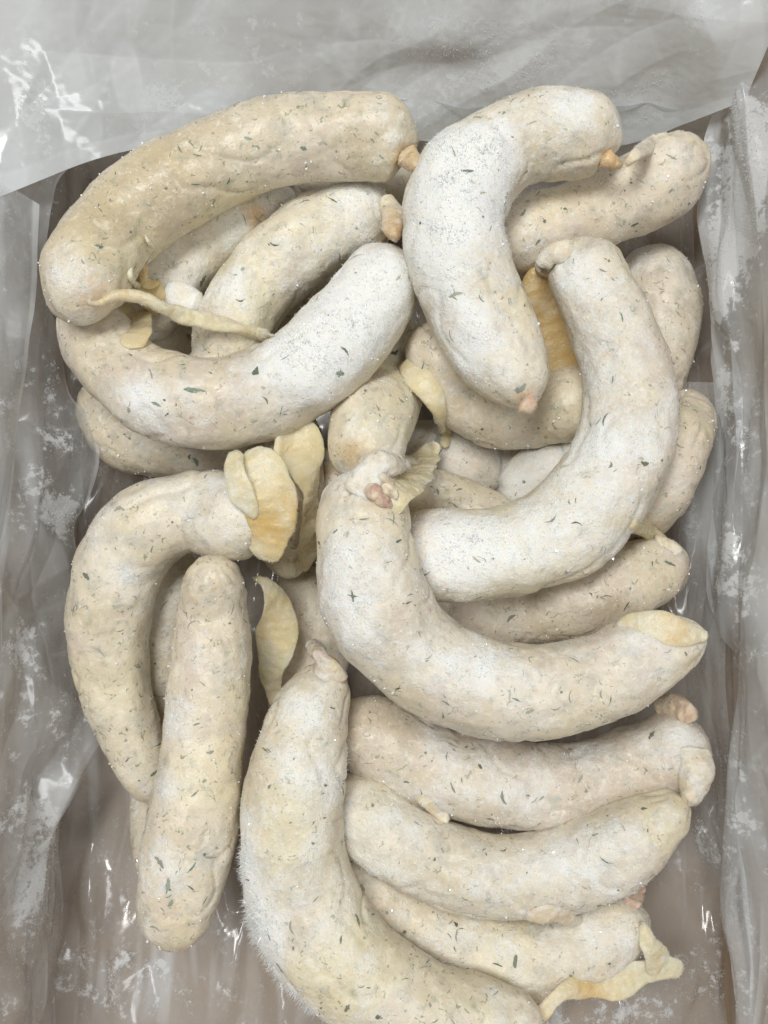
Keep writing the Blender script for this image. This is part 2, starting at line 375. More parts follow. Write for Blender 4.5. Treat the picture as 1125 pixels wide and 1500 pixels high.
    label='deep sausage seen behind the leaf shaped casing scrap'),
}
NK = 48
for nm, s in SAUS.items():
    c = np.array([(px, py, (z if s.get('abs') else s['z0']), w) for px, py, z, w in s['pts']], float)
    w3 = np.array([P(a[0], a[1], a[2]) for a in c])
    r = c[:, 3] / 2 * depth(w3) / FPX
    e, L, tot = spline(np.column_stack([w3, r]), NK)
    s['c'] = e; s['len'] = tot; s['pxw'] = e[:, 3] / depth(e[:, :3]); s['z'] = e[:, 2].copy()

# let the pile settle: each sample slides only along its own line of sight, upper ones up, lower ones down
names = list(SAUS); A = np.concatenate([SAUS[n]['c'] for n in names]); own = np.repeat(np.arange(len(names)), NK)
pxw = np.concatenate([SAUS[n]['pxw'] for n in names])
Z0 = np.repeat([SAUS[n]['z0'] for n in names], NK)
dirs = A[:, :3] - CAM; dirs /= -dirs[:, 2:3]
ker = np.exp(-.5 * (np.arange(-6, 7) / 2.6) ** 2); ker /= ker.sum()
for it in range(70):
    d = A[:, None, :3] - A[None, :, :3]; dist = np.linalg.norm(d, axis=2)
    pen = (A[:, None, 3] + A[None, :, 3]) * .93 - dist
    pen[own[:, None] == own[None, :]] = 0; pen = np.maximum(pen, 0)
    sg = np.sign(Z0[:, None] - Z0[None, :] + 1e-4 * (own[:, None] - own[None, :]))
    mv = pen * sg
    up = mv.max(1); dn = mv.min(1)
    dz = (np.where(up > 0, up, 0) * .30 + np.where(dn < 0, dn, 0) * .30)
    dz = dz.reshape(len(names), NK)
    dz = np.array([np.convolve(np.pad(q, 6, 'edge'), ker, 'valid') for q in dz]).ravel()
    z = A[:, 2] + dz
    z = np.maximum(z, A[:, 3] * .97 + .004)
    A[:, :3] = CAM + dirs * (CAM[2] - z)[:, None]
    A[:, 3] = pxw * depth(A[:, :3])
for i, n in enumerate(names):
    SAUS[n]['c'] = A[own == i]
def top(px, py, only=None):
    """height of the pile's upper surface along the line of sight through a pixel"""
    d = ray(px, py); d = d / np.linalg.norm(d); best = .003
    B = A if only is None else SAUS[only]['c']
    q = B[:, :3] - CAM; t = q @ d; off = np.linalg.norm(q - t[:, None] * d, axis=1)
    ok = off < B[:, 3]
    if ok.any():
        tt = t[ok] - np.sqrt(B[ok, 3] ** 2 - off[ok] ** 2)
        best = (CAM + d * tt.min())[2]
    elif only: best = B[np.argmin(off), 2]
    return best

def needles(name, pos, nrm, length, width, mat, parent, r):
    n = len(pos)
    a = r.normal(size=(n, 3)); t = np.cross(nrm, a); t /= np.linalg.norm(t, axis=1)[:, None] + 1e-12
    b = np.cross(nrm, t)
    dirn = nrm + r.normal(size=(n, 3)) * .45; dirn /= np.linalg.norm(dirn, axis=1)[:, None]
    base = pos - nrm * 1.5e-4; w = width[:, None]
    v = np.stack([base + t * w, base + (-.5 * t + .87 * b) * w, base + (-.5 * t - .87 * b) * w, base + dirn * length[:, None]], 1).reshape(-1, 3)
    k = np.arange(n)[:, None] * 4
    f = np.concatenate([k + [0, 1, 3], k + [1, 2, 3], k + [2, 0, 3]])
    o = mesh(name, v, [f], mat, parent, smooth=False); o['kind'] = 'stuff'
    return o
def bil(g, r, c):
    nr, nc = g.shape[:2]
    r = np.clip(r, 0, nr - 1.001); r0 = r.astype(int); fr = (r - r0)[:, None]
    c0 = np.floor(c).astype(int); fc = (c - c0)[:, None]; c1 = (c0 + 1) % nc; c0 = c0 % nc
    if g.ndim == 2: g = g[..., None]
    return (g[r0, c0] * (1 - fr) * (1 - fc) + g[r0 + 1, c0] * fr * (1 - fc) + g[r0, c1] * (1 - fr) * fc + g[r0 + 1, c1] * fr * fc)

ROOT = {}
for si, nm in enumerate(names):
    s = SAUS[nm]; r = np.random.default_rng(100 + si)
    lo = nm.startswith('gap') or nm.startswith('deep')
    nc = 72 if lo else 112
    c = s['c']; L = s['len']
    # arc-length stations: rounded caps at both ends
    ra, rb = c[2, 3], c[-3, 3]; ka, kb = .9 * ra / L, .9 * rb / L
    nb = int((L * (1 - ka - kb)) / (.0018 if lo else .0012))
    ph = np.linspace(.03, 1, 16)
    st_ = np.concatenate([ka * (1 - np.cos(ph * math.pi / 2)), np.linspace(ka, 1 - kb, nb)[1:-1], 1 - kb * (1 - np.cos(ph[::-1] * math.pi / 2))])
    e, sl, tot = spline(c, st_)
    base_r = e[:, 3].copy()
    q = np.clip(st_ / ka, 0, 1); base_r *= np.sqrt(np.clip(1 - (1 - q) ** 2, 0, 1)) ** .9
    q = np.clip((1 - st_) / kb, 0, 1); base_r *= np.sqrt(np.clip(1 - (1 - q) ** 2, 0, 1)) ** .9
    T, Nn, Bn = frames(e[:, :3])
    th = np.arange(nc) / nc * 2 * math.pi
    rad = np.cos(th)[None, :, None] * Nn[:, None, :] + np.sin(th)[None, :, None] * Bn[:, None, :]
    g0 = e[:, None, :3] + rad * base_r[:, None, None]
    off = np.array([si * 1.37, si * .71, 0])
    # attributes
    fr = np.full(g0.shape[:2], s['frost']); tn = np.zeros_like(fr); og = np.zeros_like(fr)
    def blobs(dst, lst):
        for px, py, rp, v in lst:
            p = P(px, py, top(px, py, nm)); R = rp * depth(p) / FPX
            dd = np.linalg.norm(g0 - p, axis=2) / R
            dst += v * np.exp(-1.2 * dd ** 2)
    blobs(fr, s.get('frosts', [])); blobs(tn, s.get('tan', [])); blobs(og, s.get('org', []))
    fr -= .5 * tn + .5 * og
    up = rad[..., 2]
    rn = s.get('rnd', r.uniform(0, .4))
    n1, n2, n3 = fbm(g0 * 55 + off), fbm(g0 * 125 + off + 3), noise(g0 * 24 + off + 6)
    fr += .0 + .26 * noise(g0 * 24 + off) + .46 * fbm(g0 * 62 + off + 11, 4, .65) + .14 * (np.minimum(up, .8) - .55)
    fr = np.clip(fr, 0, 1.2)
    bc = lerp(np.array([.70, .63, .475]) * np.ones(g0.shape), (.765, .705, .575), sstep(n1, -.25, .25))
    bc = lerp(bc, (.585, .555, .465), sstep(n2, .0, .42) * .8)
    bc = lerp(bc, (.63, .545, .45), rn * np.ones_like(n1) * .7)
    bc = lerp(bc, (.77, .69, .43), sstep(n3, 0., .45) * .38)
    bc = lerp(bc, (.64, .555, .465), sstep(fbm(g0 * 42 + off + 21), .08, .45) * .6)
    bc *= r.uniform(.93, 1.02) * np.array([1.0, r.uniform(.985, 1.005), r.uniform(.965, 1.03)])
    for j in range(int((40 if lo else 130) * L / .16)):            # herbs and gristle showing softly through the skin
        jr, jc = r.integers(8, g0.shape[0] - 8), r.integers(0, nc)
        w_ = 6; rs = slice(max(jr - w_, 0), jr + w_ + 1); cs = (np.arange(jc - w_, jc + w_ + 1)) % nc
        sub = g0[rs][:, cs]; dv = sub - g0[jr, jc]
        ax = r.normal(size=3); ax /= np.linalg.norm(ax); al = dv @ ax
        d2 = ((dv ** 2).sum(-1) - al ** 2) / r.uniform(.0005, .0012) ** 2 + al ** 2 / r.uniform(.0008, .0024) ** 2
        am = r.uniform(.2, .75) * np.exp(-d2)
        cl = [(.33, .35, .26), (.30, .33, .23), (.46, .45, .40), (.52, .40, .33)][r.integers(0, 4)]
        blk = bc[rs]; blk[:, cs] = lerp(blk[:, cs], cl, am); bc[rs] = blk
    bc = lerp(bc, (.50, .40, .235), np.clip(tn, 0, 1) * .7)
    bc = lerp(bc, (.60, .34, .10), np.clip(og, 0, 1) * .9)
    # shape: lumps, dents, puckers at the ends, frost crust
    D = .0022 * noise(g0 * 26 + off) + .0010 * noise(g0 * 70 + off) + .00036 * noise(g0 * 190 + off)
    rg = 1 - np.abs(noise(g0 * 48 + off + 9)); D += -.0010 * np.clip((rg - .86) / .14, 0, 1) ** 2 * (noise(g0 * 20 + off + 5) > 0)
    endd = np.minimum(st_, 1 - st_) * L
    npl = 9
    D += (s.get('pleat', .0003) * np.exp(-(endd / .010) ** 2))[:, None] * np.sin(npl * th + 4 * noise(g0[:, :, :] * 60 + off))
    D += (.2 + .6 * fr) * (.00030 * noise(g0 * 260 + off) + .00034 * np.maximum(noise(g0 * 480 + off), 0))
    cap = np.clip(base_r / (base_r.max() * .6), 0, 1)
    D *= cap[:, None]
    g = g0 + rad * D[..., None]
    nr = len(st_)
    v = np.concatenate([g.reshape(-1, 3), e[:1, :3] - T[:1] * base_r[0] * .15, e[-1:, :3] + T[-1:] * base_r[-1] * .15])
    i0, i1 = nr * nc, nr * nc + 1; cc = np.arange(nc); cn = (cc + 1) % nc
    tri = np.concatenate([np.stack([cn, cc, np.full(nc, i0)], 1), np.stack([(nr-1)*nc + cc, (nr-1)*nc + cn, np.full(nc, i1)], 1)])
    ext = lambda a: np.concatenate([a.ravel(), [a[0].mean(), a[-1].mean()]])
    mid = c[NK // 2]
    root = empty('white_sausage', (mid[0], mid[1], (c[:, 2] - c[:, 3]).min()), s['label'], 'sausage', 'frozen sausages in the lined box')
    ROOT[nm] = root
    bcv = np.concatenate([bc.reshape(-1, 3), bc[0].mean(0)[None], bc[-1].mean(0)[None]])
    mesh('body', v, [grid_faces(nr, nc), tri], M_S, root, dict(frost=ext(fr), base=bcv))
    nrm = grid_normals(g)
    if (nrm * rad).sum() < 0: nrm = -nrm
    # frost needles, denser and longer where the frost is thick
    du = np.linalg.norm(np.gradient(g, axis=0), axis=2) * np.linalg.norm(np.roll(g, -1, 1) - g, axis=2)
    wgt = du * (.09 + np.clip(fr - .3, 0, .9) ** 1.3 * 2.0) * np.clip(nrm[..., 2] + .45, 0, 1)
    wgt = wgt * (.30 + sstep(fbm(g0 * 130 + off + 31, 2), -.1, .4))
    p = (wgt / wgt.sum()).ravel()
    cnt = int((1400 if lo else 8500) * np.clip(fr.mean() / .42, .35, 1.5) * s.get('fuzz', 1.0) * min(L / .16, 1.4))
    idx = r.choice(nr * nc, cnt, p=p)
    rr = idx // nc + r.uniform(0, 1, cnt); cq = idx % nc + r.uniform(0, 1, cnt)
    pos, nn = bil(g, rr, cq), bil(nrm, rr, cq); ff = bil(fr, rr, cq)[:, 0]
    ln = (.00045 + .00120 * np.clip(ff, 0, 1.1) ** 1.5 * s.get('fuzz', 1.0)) * r.uniform(.25, 1.5, cnt)
    wd_n = r.uniform(.00022, .00050, cnt); long_ = r.uniform(size=cnt) < .24
    ln = np.where(long_, ln, wd_n * r.uniform(.5, 1.0, cnt)); wd_n = np.where(long_, wd_n * .42, wd_n)
    needles('frost_crystals', pos, nn, ln, wd_n, M_F, root, r)
    # a few larger ice crystals that catch the lamps
    ncry = 20 if lo else 70
    idx = r.choice(nr * nc, ncry, p=p); pos = g.reshape(-1, 3)[idx]; nn = nrm.reshape(-1, 3)[idx]
    sz = np.where(r.uniform(size=ncry) < .15, r.uniform(.0004, .0007, ncry), r.uniform(.00018, .00045, ncry))
    ax = np.linalg.qr(r.normal(size=(ncry, 3, 3)))[0]
    ov = np.stack([pos + nn * sz[:, None] * .5 + sgn * ax[:, a] * sz[:, None] for a in range(3) for sgn in (1, -1)], 1).reshape(-1, 3)
    kf = np.arange(ncry)[:, None] * 6
    of = np.concatenate([kf + q for q in ([0,2,4],[2,1,4],[1,3,4],[3,0,4],[2,0,5],[1,2,5],[3,1,5],[0,3,5])])
    o = mesh('ice_crystals', ov, [of], M_G, root, smooth=False); o['kind'] = 'stuff'
    # chopped herbs pressed against the skin
    nh = 12 if lo else int(36 * L / .16)
    vs, fs, ve = [], [], []; nv = 0
    wh = du * np.clip(nrm[..., 2] + .2, 0, 1); wh[:14] = 0; wh[-14:] = 0; ph_ = (wh / wh.sum()).ravel()
    ids = r.choice(nr * nc, nh, p=ph_)
    def fleck(r0, c0, ang, ln_, wd, cur, k=7):
        stepr = max(np.linalg.norm(g[min(r0 + 1, nr - 1), c0] - g[r0, c0]), 3e-4); stepc = max(np.linalg.norm(g[r0, (c0 + 1) % nc] - g[r0, c0]), 3e-4)
        u = np.linspace(-1, 1, k)
        lx = u * ln_ / 2; ly = cur * (u ** 2) * ln_ / 2
        hw = wd * (1 - .75 * u ** 2) * r.uniform(.6, 1.3, k)
        rowsR, rowsC = [], []
        for sd in (-1, 0, 1):
            x = lx; y = ly + sd * hw
            rowsR.append(r0 + (x * math.cos(ang) - y * math.sin(ang)) / stepr)
            rowsC.append(c0 + (x * math.sin(ang) + y * math.cos(ang)) / stepc)
        R_, C_ = np.concatenate(rowsR), np.concatenate(rowsC)
        lift = np.concatenate([np.full(k, -4e-5), np.full(k, 12e-5), np.full(k, -4e-5)])
        return bil(g, R_, C_) + bil(nrm, R_, C_) * lift[:, None]
    for idd in ids:
        r0, c0 = idd // nc, idd % nc; ang = r.uniform(0, math.pi)
        big = r.uniform() ** 2.2
        vs.append(fleck(r0, c0, ang, .0010 + .0048 * big, r.uniform(.00016, .00046) * (1 + .4 * big) * (2.4 if r.uniform() < .3 else 1.0), r.normal() * .2))
        fs.append(grid_faces(3, 7, False) + nv); nv += 21
        if r.uniform() < .35:
            fs.append(grid_faces(3, 7, False) + nv); nv += 21
            vs.append(fleck(int(np.clip(r0 + r.integers(-2, 3), 2, nr - 3)), (c0 + r.integers(-2, 3)) % nc, ang + r.normal() * .7, r.uniform(.0010, .0032), r.uniform(.00014, .0003), r.normal() * .3))
            ve.append(np.full(21, r.uniform(.1, .6)))
        ve.append(np.full(21, np.clip(r.beta(.9, 1.1) * .88 + .12 * fr[r0, c0] - .02, 0, .92)))
    for px, py, lm, wm, an, veil in s.get('leaf', []):
        p_ = P(px, py, top(px, py, nm)); ii = np.argmin(np.linalg.norm(g - p_, axis=2)); 
        lv = fleck(ii // nc, ii % nc, math.radians(an), lm * .001, wm * .0005, .1, 15)
        mesh('herb_leaf', lv, [grid_faces(3, 15, False)], M_L, root, dict(veil=np.full(len(lv), veil)))
    o = mesh('herb_flecks', np.concatenate(vs), [np.concatenate(fs)], M_H, root, dict(veil=np.concatenate(ve))); o['kind'] = 'stuff'
    s['g'] = g; s['nrm'] = nrm

# ------------------------------------------------------------------ casing ends: strings, flaps and knots
def strip(name, owner, pts, thick=.0012, n=70, nc=28, lump=.0008, frost=.25, orange=0., pink=0., fuzz=900, twist=0., wav=0., skin=None):
    """pts: (px, py, lift above the pile, width px, roll degrees)"""
    r = np.random.default_rng(abs(hash_str(name + owner + str(pts[0]))))
    rows = []
    for p_ in pts:
        px, py, lift, w, roll = p_[:5]
        z = lift if len(p_) > 5 and p_[5] == 'z' else top(px, py) + lift
        p = P(px, py, z); rows.append([*p, w / 2 * depth(p) / FPX, math.radians(roll)])
    s_ = np.linspace(0, 1, n); e, sl, L = spline(rows, s_)
    hw = np.maximum(e[:, 3], .0003); capf = np.clip(np.minimum(s_, 1 - s_) * L / .002, 0.02, 1) ** .5
    hw = hw * capf; tk = np.minimum(thick, hw * .9) * capf
    T = np.gradient(e[:, :3], axis=0); T /= np.linalg.norm(T, axis=1)[:, None]
    upv = np.array([0, 0, 1.0]); Sd = np.cross(T, upv); Sd /= np.linalg.norm(Sd, axis=1)[:, None] + 1e-9
    Nn = np.cross(Sd, T)
    rl = e[:, 4] + twist * s_ * 2 * math.pi
    a = Sd * np.cos(rl)[:, None] + Nn * np.sin(rl)[:, None]; b = -Sd * np.sin(rl)[:, None] + Nn * np.cos(rl)[:, None]
    th = np.arange(nc) / nc * 2 * math.pi
    cx = np.sign(np.cos(th)) * np.abs(np.cos(th)) ** .8; sy = np.sin(th)
    g = e[:, None, :3] + a[:, None] * (cx[None, :, None] * hw[:, None, None]) + b[:, None] * (sy[None, :, None] * tk[:, None, None])
    o_ = np.array([r.uniform(0, 9)] * 3)
    mid = e[:, None, :3] + a[:, None] * (cx[None, :, None] * hw[:, None, None])
    g = g + b[:, None] * ((lump * 1.3 * noise(mid * 70 + o_) + .5 * wav * noise(mid * 190 + o_))[..., None])
    g = g + a[:, None] * ((lump * 1.1 * noise(g * 110 + o_) + lump * .22 * noise(g * 420 + o_)) * cx[None, :])[..., None]
    g = g + b[:, None] * (lump * .5 * noise(g * 350 + o_) * sy[None, :])[..., None]
    v = np.concatenate([g.reshape(-1, 3), e[:1, :3], e[-1:, :3]])
    i0, i1 = n * nc, n * nc + 1; cc = np.arange(nc); cn = (cc + 1) % nc
    tri = np.concatenate([np.stack([cn, cc, np.full(nc, i0)], 1), np.stack([(n-1)*nc + cc, (n-1)*nc + cn, np.full(nc, i1)], 1)])
    def attr(val):
        if callable(val): q = val(s_)[:, None] * np.ones(nc)
        else: q = np.full((n, nc), float(val))
        return np.concatenate([q.ravel(), [q[0, 0], q[-1, 0]]])
    if skin is not None:
        bc = lerp(np.array([.70, .61, .43]) * np.ones((len(v), 3)), (.60, .52, .40), sstep(fbm(v * 120), -.2, .4))
        bc = lerp(bc, (.60, .36, .13), attr(orange)); bc = lerp(bc, (.50, .29, .23), attr(pink) * sstep(fbm(v * 260), -.3, .2))
        fv = np.clip(attr(frost) + .35 * fbm(v * 150 + 4), 0, 1.2)
        o = mesh(name, v, [grid_faces(n, nc), tri], M_S, ROOT[owner], dict(frost=fv, base=bc))
    else: o = mesh(name, v, [grid_faces(n, nc), tri], M_C, ROOT[owner], dict(frost=attr(frost), orange=attr(orange), pink=attr(pink)))
    if fuzz:
        nrm = grid_normals(g)
        cen = e[:, None, :3]
        if (nrm * (g - cen)).sum() < 0: nrm = -nrm
        idx = r.integers(0, n * nc, fuzz)
        needles('frost_crystals', g.reshape(-1, 3)[idx], nrm.reshape(-1, 3)[idx], r.uniform(.0002, .0009, fuzz), r.uniform(.00007, .00016, fuzz), M_F, o, r)
    return o
def hash_str(q):
    h = 7
    for ch in q: h = (h * 131 + ord(ch)) % 1000003
    return h
bell = lambda c, w, v: (lambda s: v * np.exp(-((s - c) / w) ** 2))

# far left corner sausage: long twisted string, two short threads
z1 = top(165, 430, 'far_left'); z2 = top(345, 481)
strip('tail_string', 'far_left', [(122,426,top(122,426,'far_left') - .003,30,0,'z'),(150,434,z1 - .0005,36,0,'z'),(178,433,z1 + .000,26,10,'z'),(200,435,z1 - .001,19,20,'z'),(222,442,z1 - .003,26,0,'z'),(240,452,z1 - .005,19,0,'z'),(262,460,z1 * .6 + z2 * .4,25,20,'z'),(300,470,z1 * .3 + z2 * .7 + .002,27,0,'z'),(345,481,z2 + .002,29,10,'z'),(380,488,top(380,488) + .002,20,0,'z'),(400,492,top(400,492),5,0,'z')], thick=.0022, n=150, lump=.0010, orange=bell(.1,.13,.6), frost=.38, twist=1.0, fuzz=1800)
strip('thread', 'far_left', [(194,390,-.001,5,0),(190,402,.002,7,0),(196,414,.003,8,0),(206,420,.003,9,0)], thick=.0009, n=30, nc=10, lump=.0003, frost=.5, fuzz=120)
strip('thread', 'far_left', [(212,344,-.001,4,0),(217,353,.003,6,0),(226,363,.003,8,0)], thick=.0008, n=30, nc=10, lump=.0003, frost=.5, fuzz=120)
strip('end_knot', 'far_left', [(588,222,-.004,44,0),(600,233,-.001,34,0),(613,243,-.001,12,0)], thick=.003, n=40, lump=.001, orange=.55, frost=.3, fuzz=400, skin=1)
# upward curved sausage: yellow skin pulled up at its hidden end
strip('casing_flap', 'smile_left', [(186,440,-.001,30,20),(196,462,.001,44,10),(200,486,.0005,46,0),(190,510,-.002,30,0)], thick=.0012, n=60, orange=.35, frost=.15, fuzz=300)
strip('casing_flap', 'tucked', [(208,396,-.001,26,0),(214,415,.003,44,0),(224,440,.002,40,0),(236,458,-.002,24,0)], thick=.0016, orange=.7, frost=.1, fuzz=300)
strip('casing_flap', 'tucked', [(238,425,-.002,30,0),(264,436,.003,46,0),(296,446,-.002,30,0)], thick=.004, frost=.75, fuzz=500, skin=1)
strip('end_knot', 'inner', [(566,286,-.002,22,0),(573,308,.001,34,0),(576,335,.001,30,0),(580,354,-.001,12,0)], thick=.003, lump=.0015, orange=bell(.8,.3,.7), frost=.42, fuzz=500, skin=1)
# white hook: small rusty tips
strip('end_knot', 'white_hook', [(764,584,-.003,34,0),(776,592,-.001,28,0),(785,601,-.002,10,0)], thick=.003, n=40, lump=.001, orange=.3, pink=.5, frost=.2, fuzz=250, skin=1)
strip('end_knot', 'white_hook', [(880,228,-.006,30,0),(895,237,-.004,22,0),(908,244,-.006,10,0)], thick=.003, n=40, lump=.001, orange=.7, frost=.2, fuzz=250, skin=1)
strip('casing_flap', 'far_right', [(985,206,-.005,34,0),(955,212,-.001,26,0),(932,226,.000,20,0),(914,244,.000,8,0)], thick=.0014, lump=.0008, frost=.42, fuzz=700, skin=1)
# large C: pink tip and brown translucent skin hanging below
strip('end_knot', 'big_c', [(842,368,-.004,36,0),(820,368,-.001,30,0),(804,376,.001,24,0),(797,390,.000,24,0),(793,404,-.001,14,0)], thick=.003, lump=.0013, orange=.1, pink=bell(.6,.25,.5), frost=.5, fuzz=700, skin=1)
strip('casing_flap', 'big_c', [(795,388,.070,26,0,'z'),(790,425,.068,62,-8,'z'),(803,470,.066,92,-8,'z'),(824,515,.064,94,-5,'z'),(838,552,.062,70,0,'z')], thick=.0014, n=90, lump=.0012, orange=.95, frost=.02, fuzz=250)
# drooping tip of the speckled sausage
strip('tail_string', 'under_hook', [(596,528,-.004,34,0),(612,548,-.001,46,0),(630,570,.002,40,0),(644,602,.005,26,0),(652,632,.006,20,0),(651,656,.004,10,0)], thick=.0022, n=80, lump=.0008, orange=.08, frost=.28, fuzz=500)
# J shaped sausage: red knot, flap, pale tip
strip('end_knot', 'front_smile', [(522,730,-.005,60,0),(536,706,-.001,56,0),(552,688,.001,44,0),(572,680,.001,34,0),(588,682,-.002,18,0)], thick=.005, n=80, lump=.0020, pink=bell(.5,.25,.35), frost=.55, fuzz=900, skin=1)
strip('end_knot', 'front_smile', [(538,718,-.001,18,0),(550,722,.002,22,0),(562,732,.001,20,0),(566,748,-.002,12,0)], thick=.003, lump=.0018, pink=.9, frost=.15, fuzz=300, skin=1)
strip('end_knot', 'front_smile', [(546,700,.000,12,0),(555,697,.003,16,0),(566,704,.002,16,0),(574,712,-.001,8,0)], thick=.003, lump=.0018, pink=.6, frost=.35, fuzz=300, skin=1)
strip('end_knot', 'front_smile', [(530,700,.000,16,0),(536,684,.003,26,30),(552,672,.003,26,20),(570,668,.000,14,0)], thick=.003, n=50, lump=.0016, frost=.6, fuzz=400, skin=1)
strip('end_knot', 'front_smile', [(556,716,.001,10,0),(566,716,.004,16,0),(576,724,.002,14,0),(580,738,-.001,8,0)], thick=.003, lump=.0016, pink=.5, frost=.4, fuzz=200, skin=1)
strip('casing_flap', 'front_smile', [(560,745,-.003,40,0),(582,716,.002,60,10),(606,690,.008,60,25),(626,664,.013,38,30),(644,651,.015,14,0)], thick=.0009, n=110, lump=.0016, orange=.12, frost=.35, fuzz=900, wav=.0006)
strip('casing_flap', 'front_smile', [(900,918,-.0015,10,0),(930,917,.0003,40,0),(965,922,.0012,54,0),(1000,928,.002,44,0),(1037,932,.001,12,0)], thick=.0018, n=80, lump=.0006, orange=bell(.62,.14,.8), frost=.36, fuzz=900)
# left hook: upright yellow flap
zl = top(350, 762, 'left_hook')
strip('casing_flap', 'left_hook', [(362,658,zl - .002,24,0,'z'),(374,678,zl + .001,64,0,'z'),(390,712,zl + .001,78,5,'z'),(397,752,zl - .001,74,8,'z'),(394,788,zl - .004,58,5,'z'),(382,818,zl - .010,34,0,'z')], thick=.0012, n=110, lump=.0014, orange=bell(.68,.26,.95), frost=.22, fuzz=1400, wav=.0007)
strip('casing_flap', 'left_hook', [(348,660,zl - .001,18,0,'z'),(342,684,zl + .004,34,-20,'z'),(350,714,zl + .005,38,-20,'z'),(366,742,zl + .003,26,-10,'z'),(374,760,zl - .001,10,0,'z')], thick=.0010, n=70, lump=.0008, frost=.4, fuzz=700)
# wrinkled casing behind the flap
strip('casing_flap', 'casing_end', [(405,638,-.001,60,0),(432,652,.004,86,0),(448,690,.006,46,40),(454,740,.006,38,60),(452,790,.004,36,40),(444,834,-.002,20,0)], thick=.0011, n=100, lump=.0016, orange=.2, frost=.2, fuzz=700)
# leaf shaped scrap of casing
strip('casing_flap', 'gap_front', [(370,846,.062,5,0,'z'),(390,854,.064,18,30,'z'),(406,885,.062,48,35,'z'),(406,928,.058,60,10,'z'),(398,975,.052,44,-20,'z'),(400,1010,.048,26,0,'z'),(406,1036,.046,18,0,'z')], thick=.0008, n=110, lump=.0011, orange=bell(.38,.16,.4), frost=.3, fuzz=700, wav=.0003)
# near edge sausage: pinched top
strip('end_knot', 'front_big', [(458,942,.000,12,0),(464,956,.001,24,0),(476,978,-.002,46,0),(484,1005,-.006,56,0)], thick=.004, lump=.0020, pink=.4, frost=.42, fuzz=600, skin=1)
strip('tail_string', 'right_pink', [(922,752,-.004,44,0),(945,774,.001,30,0),(964,788,.003,20,0),(980,803,.001,12,0)], thick=.003, n=50, lump=.001, orange=.25, frost=.25, fuzz=300)
strip('end_knot', 'below_c', [(960,808,-.004,50,0),(984,806,-.001,34,0),(996,818,-.001,16,0)], thick=.003, n=40, lump=.0014, frost=.45, fuzz=400, skin=1)
strip('end_knot', 'front_right_top', [(965,1048,-.006,50,0),(1000,1042,-.001,40,0),(1022,1052,-.001,20,0)], thick=.004, n=50, lump=.0020, orange=.15, pink=.5, frost=.3, fuzz=500, skin=1)
strip('casing_flap', 'front_right_top', [(1014,1095,-.006,60,0),(1018,1130,-.001,54,0),(1014,1158,.0,40,0),(1008,1176,-.001,20,0)], thick=.005, n=60, lump=.0014, frost=.5, pink=bell(1.,.2,.3), fuzz=700, skin=1)
strip('tail_string', 'front_right_top', [(612,1140,-.006,50,0),(632,1166,-.001,38,0),(645,1190,.001,24,0),(655,1206,.000,10,0)], thick=.0022, n=50, lump=.0009, orange=.08, frost=.36, fuzz=400, skin=1)
strip('casing_flap', 'front_right_middle', [(768,1340,-.002,18,0),(795,1340,.001,38,-20),(825,1344,.001,32,-20),(850,1350,-.002,10,0)], thick=.0016, n=50, lump=.0014, orange=.18, frost=.42, fuzz=700, skin=1)
strip('end_knot', 'front_right_low', [(918,1330,-.004,26,0),(930,1308,.001,28,0),(938,1290,-.001,16,0)], thick=.003, n=40, lump=.0018, pink=.8, frost=.15, fuzz=250, skin=1)
zt = top(860, 1400, 'front_right_low')
strip('casing_flap', 'front_right_low', [(776,1500,zt + .004,18,0,'z'),(796,1484,zt + .006,20,0,'z'),(822,1456,zt + .004,26,0,'z'),(860,1440,zt - .002,42,10,'z'),(905,1438,zt - .006,48,10,'z'),(945,1424,zt - .008,34,0,'z'),(975,1418,zt - .010,36,0,'z'),(1001,1420,zt - .012,22,0,'z')], thick=.0010, n=130, lump=.0010, orange=lambda s: 1.0*np.exp(-((s-.42)/.14)**2)+.9*np.exp(-(s/.12)**2), frost=.32, fuzz=2200, wav=.0006)
strip('casing_flap', 'front_right_low', [(942,1350,zt - .004,14,0,'z'),(948,1376,zt - .004,24,10,'z'),(962,1404,zt - .007,44,10,'z'),(974,1428,zt - .011,36,0,'z')], thick=.0010, n=70, lump=.0010, orange=.05, frost=.42, fuzz=1100, wav=.0005)

